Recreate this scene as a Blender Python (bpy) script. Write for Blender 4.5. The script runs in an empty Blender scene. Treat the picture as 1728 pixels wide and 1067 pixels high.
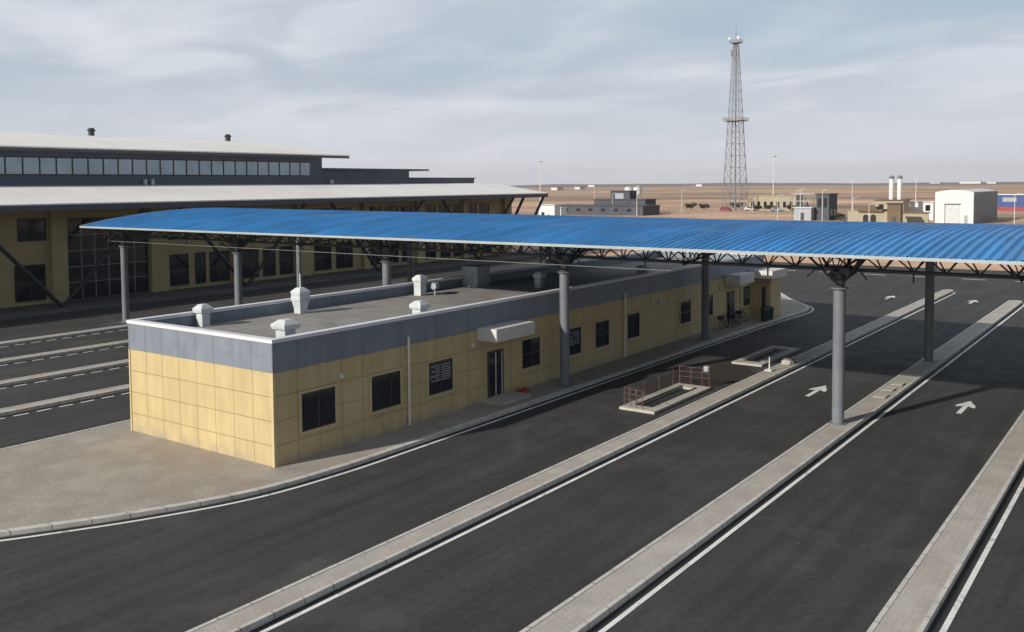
import bpy, bmesh, math, random
from mathutils import Vector, Matrix
R = math.radians
random.seed(7)
S = bpy.context.scene
COL = S.collection

# ------------------------------------------------------------------ camera
cam_d = bpy.data.cameras.new("camera"); cam = bpy.data.objects.new("camera", cam_d); COL.objects.link(cam)
r_ = Vector((0.81046263, 0.58574456, -0.00732421)); u_ = Vector((-0.0261256, 0.04863359, 0.99847495)); f_ = Vector((-0.58520747, 0.80903528, -0.05471864))
M = Matrix((( r_.x, u_.x, -f_.x, 27.5986), (r_.y, u_.y, -f_.y, -22.7905), (r_.z, u_.z, -f_.z, 10.7445), (0, 0, 0, 1)))
cam.matrix_world = M
cam_d.sensor_width = 36; cam_d.lens = 1574.36 / 1728 * 36
cam_d.shift_x = 0.0; cam_d.shift_y = -136.23 / 1728
cam_d.clip_start = 0.2; cam_d.clip_end = 30000
S.camera = cam
S.render.resolution_x = 1024; S.render.resolution_y = 632

# ------------------------------------------------------------------ light
SUN_EL = 25.5; SUN_DIR = Vector((0.314, 0.949))
W = bpy.data.worlds.new("World"); S.world = W; W.use_nodes = True
wt = W.node_tree; wn = wt.nodes; wl = wt.links
bg = wn["Background"]; bg.inputs["Strength"].default_value = 0.074
sky = wn.new("ShaderNodeTexSky"); sky.sky_type = 'NISHITA'; sky.sun_disc = False
sky.sun_elevation = R(SUN_EL); sky.sun_rotation = R(180 + 18.3)
sky.dust_density = 2.0; sky.ozone_density = 1.5; sky.air_density = 1.0; sky.altitude = 1000
tc = wn.new("ShaderNodeTexCoord"); sx = wn.new("ShaderNodeSeparateXYZ"); wl.new(tc.outputs["Generated"], sx.inputs[0])
def wmath(op, a, b=None, clamp=False):
    n = wn.new("ShaderNodeMath"); n.operation = op; n.use_clamp = clamp
    for i, v in enumerate((a, b)):
        if v is None: continue
        if hasattr(v, "links"): wl.new(v, n.inputs[i])
        else: n.inputs[i].default_value = v
    return n.outputs[0]
den = wmath('ADD', wmath('MAXIMUM', sx.outputs[2], 0.0), 0.16)
cx = wmath('DIVIDE', sx.outputs[0], den); cy = wmath('DIVIDE', sx.outputs[1], den)
cb = wn.new("ShaderNodeCombineXYZ"); wl.new(cx, cb.inputs[0]); wl.new(cy, cb.inputs[1])
def wnoise(scale, detail, rough, dist, off):
    mp = wn.new("ShaderNodeMapping"); mp.inputs["Location"].default_value = off; mp.inputs["Rotation"].default_value = (0, 0, R(-38)); mp.inputs["Scale"].default_value = (1.0, 1.35, 1)
    wl.new(cb.outputs[0], mp.inputs[0])
    n = wn.new("ShaderNodeTexNoise"); n.inputs["Scale"].default_value = scale; n.inputs["Detail"].default_value = detail
    n.inputs["Roughness"].default_value = rough; n.inputs["Distortion"].default_value = dist; wl.new(mp.outputs[0], n.inputs["Vector"]); return n.outputs["Fac"]
def wramp(v, a, b, va=0.0, vb=1.0):
    n = wn.new("ShaderNodeMapRange"); n.interpolation_type = 'SMOOTHSTEP'; wl.new(v, n.inputs[0])
    for i, x in enumerate((a, b, va, vb)): n.inputs[i + 1].default_value = x
    return n.outputs[0]
def wmix(f, a, b):
    n = wn.new("ShaderNodeMix"); n.data_type = 'RGBA'
    if hasattr(f, "links"): wl.new(f, n.inputs[0])
    else: n.inputs[0].default_value = f
    for i, v in ((6, a), (7, b)):
        if hasattr(v, "links"): wl.new(v, n.inputs[i])
        else: n.inputs[i].default_value = (*v, 1)
    return n.outputs[2]
big = wnoise(0.9, 5, 0.5, 0.2, (3.1, 1.7, 0)); fine = wnoise(1.7, 4, 0.5, 0.5, (9.3, 4.2, 0)); soft = wnoise(0.45, 3, 0.5, 0.2, (5.5, 8.8, 0))
CLOUD_A = (8.0, 8.5, 9.5); CLOUD_B = (10.2, 10.6, 11.3)
# the cloud bank lies ahead of the viewer (north-west); the unseen rest is dimmed, with pale fill added for the shaded wall
bank = wramp(wmath('ADD', wmath('MULTIPLY', sx.outputs[0], -0.62), wmath('ADD', wmath('MULTIPLY', sx.outputs[1], 0.78), wmath('MULTIPLY', sx.outputs[2], -0.35))), 0.05, 0.62)
ccol = wmix(wramp(fine, 0.35, 0.68), CLOUD_A, CLOUD_B)
cover = wmath('MULTIPLY', wmath('ADD', wmath('MULTIPLY', wramp(big, 0.3, 0.62), 0.62), wmath('MULTIPLY', wramp(soft, 0.35, 0.6), 0.38)), wramp(fine, 0.15, 0.6, 0.55, 1.0), True)
skyc = wmix(wmath('MULTIPLY', cover, wmath('MULTIPLY', bank, 0.9)), wmix(wmath('MULTIPLY', bank, 0.6), wmix(0.22, sky.outputs[0], (9.0, 8.6, 8.0)), (6.4, 8.1, 9.9)), ccol)
haz = wramp(sx.outputs[2], 0.0, 0.13, 0.85, 0.0)
skyc = wmix(wmath('MULTIPLY', haz, wmath('ADD', wmath('MULTIPLY', bank, 0.2), 0.8)), skyc, (9.9, 9.95, 10.6))
wl.new(skyc, bg.inputs["Color"])
sd = bpy.data.lights.new("sun", 'SUN'); sd.energy = 4.3; sd.angle = R(0.9); sd.color = (1, 0.93, 0.82)
so = bpy.data.objects.new("sun", sd); COL.objects.link(so)
h = math.cos(R(SUN_EL)); d = Vector((SUN_DIR.x * h, SUN_DIR.y * h, -math.sin(R(SUN_EL))))
so.rotation_euler = d.to_track_quat('-Z', 'Y').to_euler(); so.location = (-20, -60, 40)
S.view_settings.view_transform = 'Standard'; S.view_settings.look = 'None'; S.view_settings.gamma = 1
S.view_settings.use_curve_mapping = False; S.view_settings.exposure = 0.0

# ------------------------------------------------------------------ materials
MATS = {}
def mat(name, col, rough=0.8, var=0.12, scale=1.5, metal=0.0, bump=0.0, grid=None, streak=None, dirt=None, fine=0.0, spec=0.5, col2=None, marks=False, drips=None, gridw=0.02, gridcol=0.45):
    """procedural material: noise mottling, optional panel grid (UV in metres), streaks, dirt patches"""
    m = bpy.data.materials.new(name); m.use_nodes = True; nt = m.node_tree; N = nt.nodes; L = nt.links
    b = N["Principled BSDF"]; b.inputs["Roughness"].default_value = rough; b.inputs["Metallic"].default_value = metal
    b.inputs["Specular IOR Level"].default_value = spec
    geo = N.new("ShaderNodeNewGeometry"); pos = geo.outputs["Position"]
    def noise(sc, det=4, ro=0.6, mapsc=None, dist=0.0, loc=(0, 0, 0)):
        src = pos
        if mapsc or loc != (0, 0, 0):
            mp = N.new("ShaderNodeMapping"); mp.inputs["Scale"].default_value = mapsc or (1, 1, 1); mp.inputs["Location"].default_value = loc; L.new(pos, mp.inputs[0]); src = mp.outputs[0]
        n = N.new("ShaderNodeTexNoise"); n.inputs["Scale"].default_value = sc; n.inputs["Detail"].default_value = det
        n.inputs["Roughness"].default_value = ro; n.inputs["Distortion"].default_value = dist; L.new(src, n.inputs["Vector"]); return n.outputs["Fac"]
    def ramp(v, a, bb, va, vb):
        n = N.new("ShaderNodeMapRange"); n.interpolation_type = 'SMOOTHSTEP'; L.new(v, n.inputs[0])
        for i, x in enumerate((a, bb, va, vb)): n.inputs[i + 1].default_value = x
        return n.outputs[0]
    def mix(f, a, bb, bl='MIX'):
        n = N.new("ShaderNodeMix"); n.data_type = 'RGBA'; n.blend_type = bl
        if hasattr(f, "links"): L.new(f, n.inputs[0])
        else: n.inputs[0].default_value = f
        for i, v in ((6, a), (7, bb)):
            if hasattr(v, "links"): L.new(v, n.inputs[i])
            elif isinstance(v, (int, float)): n.inputs[i].default_value = (v, v, v, 1)
            else: n.inputs[i].default_value = (*v, 1)
        return n.outputs[2]
    def grey(v):
        n = N.new("ShaderNodeCombineColor"); 
        for i in range(3): L.new(v, n.inputs[i])
        return n.outputs[0]
    c = None
    base = mix(ramp(noise(scale), 0.3, 0.7, 0.0, 1.0), tuple(x * (1 - var) for x in col), tuple(min(1, x * (1 + var)) for x in col))
    if col2: base = mix(ramp(noise(scale * 0.35, 6, 0.62, loc=(7, 3, 1)), 0.42, 0.6, 0, 1), base, col2)
    if fine: base = mix(1.0, base, grey(ramp(noise(scale * 14, 3, 0.7), 0.25, 0.75, 1 - fine, 1 + fine)), 'MULTIPLY')
    if streak: base = mix(1.0, base, grey(ramp(noise(1.0, 5, 0.62, streak[0], 0.35), 0.3, 0.72, 1 - streak[1], 1 + streak[1])), 'MULTIPLY')
    if marks:   # oil drips, patch edges and tyre rubber laid down along the lanes
        base = mix(ramp(noise(0.55, 3, 0.5, (2.4, 0.10, 1), 0.5, (11, 3, 0)), 0.60, 0.72, 0, 0.45), base, (0.020, 0.019, 0.019))
        base = mix(ramp(noise(1.6, 2, 0.5, loc=(3, 31, 0)), 0.70, 0.76, 0, 0.6), base, (0.018, 0.017, 0.017))
        base = mix(ramp(noise(5.0, 2, 0.5, loc=(13, 1, 0)), 0.74, 0.78, 0, 0.7), base, (0.16, 0.15, 0.14))
    if drips:   # rain streaks running down and splashed dust at the base, broken up by noise
        base = mix(1.0, base, grey(ramp(noise(1.0, 4, 0.6, (2.6, 2.6, 0.22), 0.2), 0.3, 0.72, 1 - drips, 1 + drips * 0.5)), 'MULTIPLY')
        sp = N.new("ShaderNodeSeparateXYZ"); L.new(pos, sp.inputs[0])
        mm = N.new("ShaderNodeMath"); mm.operation = 'MULTIPLY'; L.new(ramp(sp.outputs[2], 0.15, 0.75, 0.75, 0.0), mm.inputs[0]); L.new(ramp(noise(1.3, 5, 0.65, (1, 1, 0.6)), 0.35, 0.65, 0, 1), mm.inputs[1])
        base = mix(mm.outputs[0], base, (0.36, 0.31, 0.24))
    if dirt: base = mix(ramp(noise(dirt[1], 7, 0.65, loc=(2, 9, 4), dist=0.6), dirt[2], dirt[2] + 0.18, 0, dirt[3]), base, dirt[0])
    if grid:
        uv = N.new("ShaderNodeUVMap"); br = N.new("ShaderNodeTexBrick"); L.new(uv.outputs[0], br.inputs["Vector"])
        br.offset = grid[2] if len(grid) > 2 else 0.0; br.inputs["Scale"].default_value = 1.0
        br.inputs["Brick Width"].default_value = grid[0]; br.inputs["Row Height"].default_value = grid[1]
        br.inputs["Mortar Size"].default_value = gridw; br.inputs["Mortar Smooth"].default_value = 0.3; br.inputs["Bias"].default_value = 0
        br.inputs["Color1"].default_value = (0.975, 0.975, 0.975, 1); br.inputs["Color2"].default_value = (1.02, 1.02, 1.02, 1); br.inputs["Mortar"].default_value = (gridcol,) * 3 + (1,)
        base = mix(1.0, base, br.outputs["Color"], 'MULTIPLY')
        bm_ = N.new("ShaderNodeBump"); bm_.invert = True; bm_.inputs["Strength"].default_value = 0.5; bm_.inputs["Distance"].default_value = 0.02
        L.new(br.outputs["Fac"], bm_.inputs["Height"]); L.new(bm_.outputs[0], b.inputs["Normal"])
    elif bump:
        bm_ = N.new("ShaderNodeBump"); bm_.inputs["Strength"].default_value = bump; bm_.inputs["Distance"].default_value = 0.03
        L.new(noise(scale * 8, 6, 0.7), bm_.inputs["Height"]); L.new(bm_.outputs[0], b.inputs["Normal"])
    L.new(base, b.inputs["Base Color"])
    if rough > 0.15: L.new(ramp(noise(scale * 2, 3), 0.3, 0.7, max(0.05, rough - 0.08), min(1, rough + 0.08)), b.inputs["Roughness"])
    MATS[name] = m; return m

ASPHALT = mat("asphalt", (0.039, 0.0385, 0.0385), 0.88, 0.12, 0.35, streak=((1.3, 0.05, 1), 0.26), fine=0.25, dirt=((0.105, 0.098, 0.090), 0.17, 0.54, 0.42), bump=0.25, marks=True)
DESERT = mat("desert_soil", (0.56, 0.37, 0.245), 0.95, 0.2, 0.012, col2=(0.32, 0.215, 0.14), streak=((0.003, 0.014, 1), 0.42), fine=0.15)
SCRUB = mat("grey_soil", (0.40, 0.35, 0.29), 0.95, 0.18, 0.05, col2=(0.30, 0.26, 0.20), fine=0.15)
HILL = mat("far_hills", (0.20, 0.15, 0.12), 0.95, 0.2, 0.004, col2=(0.15, 0.125, 0.105))
PAVER = mat("paver", (0.355, 0.328, 0.285), 0.9, 0.12, 0.6, grid=(0.4, 0.2, 0.5), gridw=0.012, gridcol=0.85, dirt=((0.33, 0.265, 0.225), 0.22, 0.5, 0.75), fine=0.12)
ISLAND = mat("island_paver", (0.44, 0.415, 0.37), 0.9, 0.10, 0.8, grid=(0.2, 0.2, 0.5), gridw=0.008, gridcol=0.9, dirt=((0.40, 0.345, 0.31), 0.3, 0.5, 0.7), fine=0.12)
KERB = mat("kerb_concrete", (0.55, 0.54, 0.50), 0.85, 0.10, 1.2, fine=0.12, grid=(1.0, 5.0), gridw=0.025, gridcol=0.5)
GUTTER_AND_SHADE = mat("gutter_and_shade", (0.022, 0.022, 0.022), 0.7, 0.3, 1.0, fine=0.2)  # sidewalk gutter, and kerb shade painted beside the islands
WHITE = mat("road_paint", (0.78, 0.78, 0.77), 0.7, 0.08, 1.2, dirt=((0.22, 0.22, 0.22), 1.6, 0.54, 0.85), fine=0.12)
YELLOW = mat("yellow_panel", (0.56, 0.45, 0.235), 0.6, 0.05, 0.7, grid=(1.17, 0.933), gridw=0.016, gridcol=0.5, dirt=((0.50, 0.40, 0.22), 0.5, 0.56, 0.35), drips=0.07)
YELLOWP = mat("yellow_trim", (0.60, 0.49, 0.28), 0.6, 0.05, 0.7)
GREYP = mat("grey_panel", (0.215, 0.25, 0.30), 0.5, 0.06, 0.8, grid=(1.17, 5.0), gridw=0.014, gridcol=0.55, drips=0.08)
COPING = mat("coping_white", (0.72, 0.73, 0.76), 0.45, 0.05, 1.0)
PARAPET = mat("parapet_grey", (0.27, 0.30, 0.36), 0.6, 0.08, 0.8, grid=(1.17, 5.0), gridw=0.012, gridcol=0.7)
ROOFG = mat("roof_felt", (0.25, 0.24, 0.225), 0.9, 0.12, 0.5, grid=(1.0, 9.0, 0.5), gridw=0.015, gridcol=0.78, dirt=((0.17, 0.165, 0.155), 0.35, 0.52, 0.7), fine=0.15)
VENT = mat("vent_white", (0.56, 0.60, 0.62), 0.5, 0.08, 2.0)
VENTD = mat("vent_grey", (0.34, 0.37, 0.41), 0.5, 0.12, 2.0)
GLASSD = mat("dark_glass", (0.018, 0.022, 0.03), 0.08, 0.2, 0.8, spec=0.6)
FRAME = mat("dark_frame", (0.05, 0.05, 0.055), 0.5, 0.1, 2)
WHITEBOX = mat("white_sheet", (0.66, 0.65, 0.63), 0.5, 0.05, 1.0, dirt=((0.5, 0.48, 0.45), 0.9, 0.55, 0.4))
STEEL = mat("column_grey_paint", (0.17, 0.185, 0.21), 0.45, 0.08, 1.0, streak=((3, 3, 0.3), 0.08))
TRUSS = mat("truss_grey_paint", (0.05, 0.052, 0.058), 0.5, 0.12, 1.0)
TRUSSL = mat("light_bar_paint", (0.24, 0.25, 0.25), 0.5, 0.08, 1.0)
BLUE = mat("blue_sheet", (0.05, 0.28, 0.62), 0.5, 0.10, 0.25, streak=((1.2, 0.10, 1), 0.20), spec=0.22, dirt=((0.20, 0.36, 0.58), 0.35, 0.54, 0.5))
EDGE = mat("roof_edge_grey", (0.38, 0.43, 0.45), 0.5, 0.06, 0.7)
TROOF = mat("terminal_roof", (0.86, 0.84, 0.80), 0.6, 0.04, 0.1, grid=(0.6, 400.0), gridw=0.02, gridcol=0.86)
TDARK = mat("terminal_grey_cladding", (0.095, 0.115, 0.155), 0.5, 0.07, 0.4, grid=(1.2, 30.0), gridw=0.012, gridcol=0.7)
SOFFIT = mat("soffit_grey", (0.10, 0.105, 0.12), 0.7, 0.08, 0.5)
TYELLOW = mat("terminal_stone", (0.45, 0.365, 0.20), 0.75, 0.08, 0.6, grid=(1.2, 0.8), gridw=0.012, gridcol=0.75)
CLEAR = mat("clerestory_glass", (0.30, 0.38, 0.46), 0.14, 0.10, 0.5, metal=0.55)
DARKSTEEL = mat("dark_steel", (0.035, 0.036, 0.04), 0.5, 0.1, 1)
RED = mat("red_paint", (0.42, 0.035, 0.03), 0.5, 0.1, 2)
RUST = mat("rail_paint", (0.11, 0.07, 0.06), 0.7, 0.25, 4, dirt=((0.35, 0.30, 0.26), 3.0, 0.52, 0.7))
SOILD = mat("damp_soil", (0.024, 0.017, 0.012), 0.95, 0.25, 0.8, fine=0.25)
CONC = mat("concrete", (0.46, 0.44, 0.385), 0.9, 0.12, 1.0, fine=0.12)
TPAVE = mat("grey_pavement", (0.12, 0.118, 0.118), 0.9, 0.15, 0.4, fine=0.12)
CREAM = mat("cream_pipe", (0.80, 0.77, 0.66), 0.5, 0.05, 2)
REFLECT = mat("reflection_paint", (0.30, 0.33, 0.36), 0.7, 0.1, 3)
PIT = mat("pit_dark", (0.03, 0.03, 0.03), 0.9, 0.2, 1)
TOWERM = mat("galvanised_tower", (0.22, 0.225, 0.245), 0.5, 0.1, 0.3)
TOWERR = mat("tower_red_paint", (0.20, 0.15, 0.16), 0.6, 0.1, 0.3)
BGWHITE = mat("far_white_wall", (0.68, 0.69, 0.70), 0.6, 0.05, 0.3)
BGGREY = mat("far_grey_wall", (0.20, 0.22, 0.24), 0.6, 0.08, 0.3, grid=(1.0, 30.0), gridw=0.05, gridcol=0.8)
BGYEL = mat("far_yellow_wall", (0.38, 0.34, 0.25), 0.8, 0.08, 0.3)
BGBROWN = mat("far_brown_wall", (0.16, 0.11, 0.07), 0.8, 0.12, 0.3)
BGDARK = mat("far_slate", (0.075, 0.08, 0.10), 0.8, 0.15, 0.2)
BGBLUE = mat("far_blue", (0.035, 0.07, 0.24), 0.5, 0.1, 0.2)
BGRED = mat("far_red", (0.30, 0.05, 0.06), 0.6, 0.1, 0.2)
FOLI = mat("shrub_leaves", (0.075, 0.075, 0.04), 0.9, 0.35, 0.8)
BARK = mat("bark", (0.09, 0.065, 0.045), 0.9, 0.2, 3)
RUBBER = mat("rubber", (0.02, 0.02, 0.02), 0.8, 0.2, 4)
GREENB = mat("bin_green", (0.03, 0.055, 0.045), 0.6, 0.1, 2)

# ------------------------------------------------------------------ mesh helpers
ORG = {}
class MB:
    def __init__(s): s.v = []; s.f = []; s.sm = []
    def add(s, vs, fs, smooth=False):
        n = len(s.v); s.v += [tuple(v) for v in vs]
        for f in fs: s.f.append([n + i for i in f]); s.sm.append(smooth)
        return s
    def box(s, x0, x1, y0, y1, z0, z1):
        s.add([(x0, y0, z0), (x1, y0, z0), (x1, y1, z0), (x0, y1, z0), (x0, y0, z1), (x1, y0, z1), (x1, y1, z1), (x0, y1, z1)],
              [(0, 3, 2, 1), (4, 5, 6, 7), (0, 1, 5, 4), (1, 2, 6, 5), (2, 3, 7, 6), (3, 0, 4, 7)]); return s
    def tube(s, a, b, r, n=8, r2=None, caps=True):
        a = Vector(a); b = Vector(b); d = (b - a).normalized(); r2 = r if r2 is None else r2
        t = Vector((0, 0, 1)) if abs(d.z) < 0.9 else Vector((1, 0, 0)); u = d.cross(t).normalized(); w = d.cross(u)
        vs = [a + (u * math.cos(2 * math.pi * i / n) + w * math.sin(2 * math.pi * i / n)) * r for i in range(n)]
        vs += [b + (u * math.cos(2 * math.pi * i / n) + w * math.sin(2 * math.pi * i / n)) * r2 for i in range(n)]
        s.add(vs, [(i, (i + 1) % n, n + (i + 1) % n, n + i) for i in range(n)], n > 5)
        if caps: s.add(vs, [tuple(range(n))[::-1], tuple(range(n, 2 * n))])
        return s
    def prism(s, poly, z0, z1):
        n = len(poly); vs = [(x, y, z0) for x, y in poly] + [(x, y, z1) for x, y in poly]
        s.add(vs, [tuple(range(n))[::-1], tuple(range(n, 2 * n))] + [(i, (i + 1) % n, n + (i + 1) % n, n + i) for i in range(n)]); return s
    def path(s, pts, r, n=6):
        for a, b in zip(pts, pts[1:]): s.tube(a, b, r, n)
        return s
    def loft(s, rings, cap=True):
        n = len(rings[0]); vs = [p for q in rings for p in q]
        fs = [(k * n + i, k * n + (i + 1) % n, (k + 1) * n + (i + 1) % n, (k + 1) * n + i) for k in range(len(rings) - 1) for i in range(n)]
        if cap: fs += [tuple(range(n))[::-1], tuple(range((len(rings) - 1) * n, len(rings) * n))]
        s.add(vs, fs); return s
    def build(s, name, m, parent=None, bevel=0.0, **tags):
        me = bpy.data.meshes.new(name)
        root = parent; off = Vector((0, 0, 0))
        if parent is not None: off = ORG[parent.name]
        uvs = []
        me.from_pydata([Vector(v) - off for v in s.v], [], s.f)
        bm = bmesh.new(); bm.from_mesh(me); bmesh.ops.recalc_face_normals(bm, faces=bm.faces); 
        if bevel: bmesh.ops.bevel(bm, geom=list(bm.edges), offset=bevel, segments=2, affect='EDGES', clamp_overlap=True)
        uvl = bm.loops.layers.uv.new("UVMap")
        for f in bm.faces:
            nn = f.normal
            for l in f.loops:
                c = l.vert.co + off
                if abs(nn.z) > 0.7: l[uvl].uv = (c.y, c.x)
                elif abs(nn.x) > abs(nn.y): l[uvl].uv = (c.y, c.z)
                else: l[uvl].uv = (c.x, c.z)
        bm.to_mesh(me); bm.free()
        if not bevel:
            for p, q in zip(me.polygons, s.sm): p.use_smooth = q
        me.materials.append(m)
        o = bpy.data.objects.new(name, me); COL.objects.link(o)
        if parent is not None: o.parent = parent
        ORG[o.name] = off
        for k, v in tags.items(): o[k] = v
        return o
def thing(name, label, cat, loc=(0, 0, 0), group=None):
    o = bpy.data.objects.new(name, None); COL.objects.link(o); o.location = loc; o.empty_display_size = 0.5
    o["label"] = label; o["category"] = cat
    if group: o["group"] = group
    ORG[o.name] = Vector(loc); return o
def copy_tree(o, loc, label):
    def rec(q, par):
        c = q.copy(); COL.objects.link(c); c.parent = par
        for ch in q.children: rec(ch, c)
        return c
    kids = list(o.children); c = o.copy(); COL.objects.link(c)
    for k in kids: rec(k, c)
    c.location = loc; c["label"] = label; return c
def struct(mb, name, m): return mb.build(name, m, kind="structure")
def tagm(o, label, cat, group=None):
    o["label"] = label; o["category"] = cat
    if group: o["group"] = group
    return o

# ------------------------------------------------------------------ ground
RAD = 6500
g = MB()
rings = [0, 60, 150, 400, 1000, 2500, RAD]; seg = 48
vs = [(0, 0, -0.06)]; fs = []
for r in rings[1:]:
    for i in range(seg): a = 2 * math.pi * i / seg; vs.append((r * math.cos(a), r * math.sin(a), -0.06))
for i in range(seg): fs.append((0, 1 + i, 1 + (i + 1) % seg))
for k in range(len(rings) - 2):
    for i in range(seg):
        a = 1 + k * seg; b = a + seg; fs.append((a + i, b + i, b + (i + 1) % seg, a + (i + 1) % seg))
g.add(vs, fs); struct(g, "ground", DESERT)
# low ridges at the horizon
for (a0, a1, dist, hh, sd_) in ((-62, 10, 4300, 11, 1), (-50, 0, 3300, 4, 5)):
    hm = MB(); n = 140; vs = []; rnd = random.Random(sd_); ph = [rnd.uniform(0, 6) for _ in range(5)]
    for i in range(n + 1):
        a = R(a0 + (a1 - a0) * i / n); t = i / n * 20
        hgt = hh * (0.55 + 0.25 * math.sin(t * 0.7 + ph[0]) + 0.15 * math.sin(t * 1.9 + ph[1]) + 0.08 * math.sin(t * 4.3 + ph[2])) * min(1, i / 12, (n - i) / 12)
        for dd, z in ((dist - 500, -0.5), (dist - 150, hgt * 0.7), (dist, hgt), (dist + 400, hgt * 0.6), (dist + 900, -0.5)):
            vs.append((dd * math.sin(a), dd * math.cos(a), z))
    fs = [(i * 5 + j, (i + 1) * 5 + j, (i + 1) * 5 + j + 1, i * 5 + j + 1) for i in range(n) for j in range(4)]
    hm.add(vs, fs, True); struct(hm, "hills", HILL)
yard = MB().prism([(-50, -60), (60, -60), (60, 97), (20, 102), (-30, 99), (-50, 97)], -0.05, 0.0)
struct(yard, "asphalt_yard", ASPHALT)
struct(MB().prism([(-300, 135), (80, 135), (80, 205), (-40, 212), (-300, 260)], -0.055, -0.02), "verge_soil", SCRUB)
struct(MB().prism([(-50.0, -60), (-50.0, 110), (-58, 110), (-58, -60)], -0.04, 0.14), "terminal_pavement", TPAVE)

# sidewalk round the yellow building, with kerb
def smooth(pts, n=8):
    out = []
    P = [Vector(p) for p in pts]
    for i in range(1, len(P) - 2):
        for k in range(n):
            t = k / n; a, b, c, d_ = P[i - 1], P[i], P[i + 1], P[i + 2]
            out.append(0.5 * ((2 * b) + (-a + c) * t + (2 * a - 5 * b + 4 * c - d_) * t * t + (-a + 3 * b - 3 * c + d_) * t ** 3))
    out.append(P[-2]); return out
curb = smooth([(-9.5, -27), (-7.5, -21.5), (-5.0, -15.5), (-2.9, -11.2), (-1.2, -8.4), (0.4, -5.4), (1.6, -2.2), (2.05, 1.5), (2.1, 5.4), (2.1, 14), (2.1, 25), (2.1, 38), (2.15, 47), (2.35, 51), (2.3, 54), (1.5, 56.6), (-0.8, 59.6), (-3, 63), (-5.5, 67.4), (-8, 71), (-10, 74)], 8)
def offset(pts, d_):
    out = []
    for i, p in enumerate(pts):
        a = pts[max(0, i - 1)]; b = pts[min(len(pts) - 1, i + 1)]; t = (b - a).normalized(); out.append(p + Vector((t.y, -t.x)) * d_)
    return out
def ribbon(mb, A, B, z0, z1=None):
    if z1 is None:
        vs = [(p.x, p.y, z0) for p in A] + [(p.x, p.y, z0) for p in B]; n = len(A)
        mb.add(vs, [(i, i + 1, n + i + 1, n + i) for i in range(n - 1)])
    else:
        n = len(A); vs = [(p.x, p.y, z) for z in (z0, z1) for p in A] + [(p.x, p.y, z) for z in (z0, z1) for p in B]
        for i in range(n - 1):
            mb.add([vs[i], vs[i + 1], vs[n + i + 1], vs[n + i], vs[2 * n + i], vs[2 * n + i + 1], vs[3 * n + i + 1], vs[3 * n + i]],
                   [(3, 2, 6, 7), (0, 1, 2, 3), (4, 5, 6, 7)])
    return mb
poly = [(p.x, p.y) for p in offset(curb, -0.28)]
struct(MB().prism(poly + [(-11.05, 74), (-11.05, -27)], -0.04, 0.15), "sidewalk", PAVER)
struct(ribbon(MB(), offset(curb, -0.277), curb, -0.03, 0.165).box(-11.2, -11.053, -27, 74, -0.03, 0.165), "sidewalk_kerb", KERB)
struct(ribbon(MB(), offset(curb, 0.0), offset(curb, 0.17), 0.004), "gutter_and_shade", GUTTER_AND_SHADE)
ml = MB(); ribbon(ml, offset(curb, 0.22), offset(curb, 0.36), 0.006)

# traffic islands between the lanes
def island(x0, x1, y0, y1, wl_, dashed=False, tip=1.0):
    xi0, xi1 = x0 + 0.12, x1 - 0.12; n = 8
    def outline(a, b, e):
        c = (a + b) / 2; r = (b - a) / 2; pts = [(a, y0), (b, y0)]
        pts += [(c + r * math.cos(math.pi * i / n), y1 - e + (r * math.sin(math.pi * i / n)) * tip) for i in range(n + 1)]
        return pts[:2] + pts[2:]
    struct(MB().prism(outline(xi0, xi1, 0.12), -0.03, 0.17), "island_paving", ISLAND)
    o = outline(x0, x1, 0); i_ = outline(xi0 + 0.001, xi1 - 0.001, 0.119); k = MB(); n_ = len(o)
    for q in range(n_):
        a, b, c, d_ = o[q], o[(q + 1) % n_], i_[(q + 1) % n_], i_[q]
        k.add([(*a, -0.03), (*b, -0.03), (*b, 0.185), (*a, 0.185), (*c, 0.185), (*d_, 0.185), (*c, -0.03), (*d_, -0.03)], [(0, 1, 2, 3), (3, 2, 4, 5), (5, 4, 6, 7)])
    struct(k, "island_kerb", KERB)
    struct(MB().add([(x1, y0, 0.004), (x1 + 0.17, y0, 0.004), (x1 + 0.17, y1, 0.004), (x1, y1, 0.004)], [(0, 1, 2, 3)]), "gutter_and_shade", GUTTER_AND_SHADE)  # near-black strip, paints the island kerb's shade onto the lane
    if dashed:
        y = y0
        while y < y1: ml.add([(wl_, y, 0.006), (wl_ + 0.13, y, 0.006), (wl_ + 0.13, y + 0.7, 0.006), (wl_, y + 0.7, 0.006)], [(0, 1, 2, 3)]); y += 1.1
    else:
        pts = [Vector((wl_, y0)), Vector((wl_, y1 - 2)), Vector((wl_ - 0.05, y1 - 0.6)), Vector((wl_ - 0.5, y1 + 0.7))]
        ribbon(ml, pts, [p + Vector((0.14, 0.02)) for p in pts], 0.006)
island(8.58, 9.54, -40, 75.0, 9.74)
island(15.08, 16.2, -40, 69.0, 16.42)
island(21.76, 22.84, -40, 69.0, 23.08)
island(28.4, 29.5, -40, 69.0, 29.8)
for xa in (-18.3, -25.0, -31.7, -38.4): island(xa + .1, xa + .98, -30, 72, xa + 1.30, True)
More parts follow.
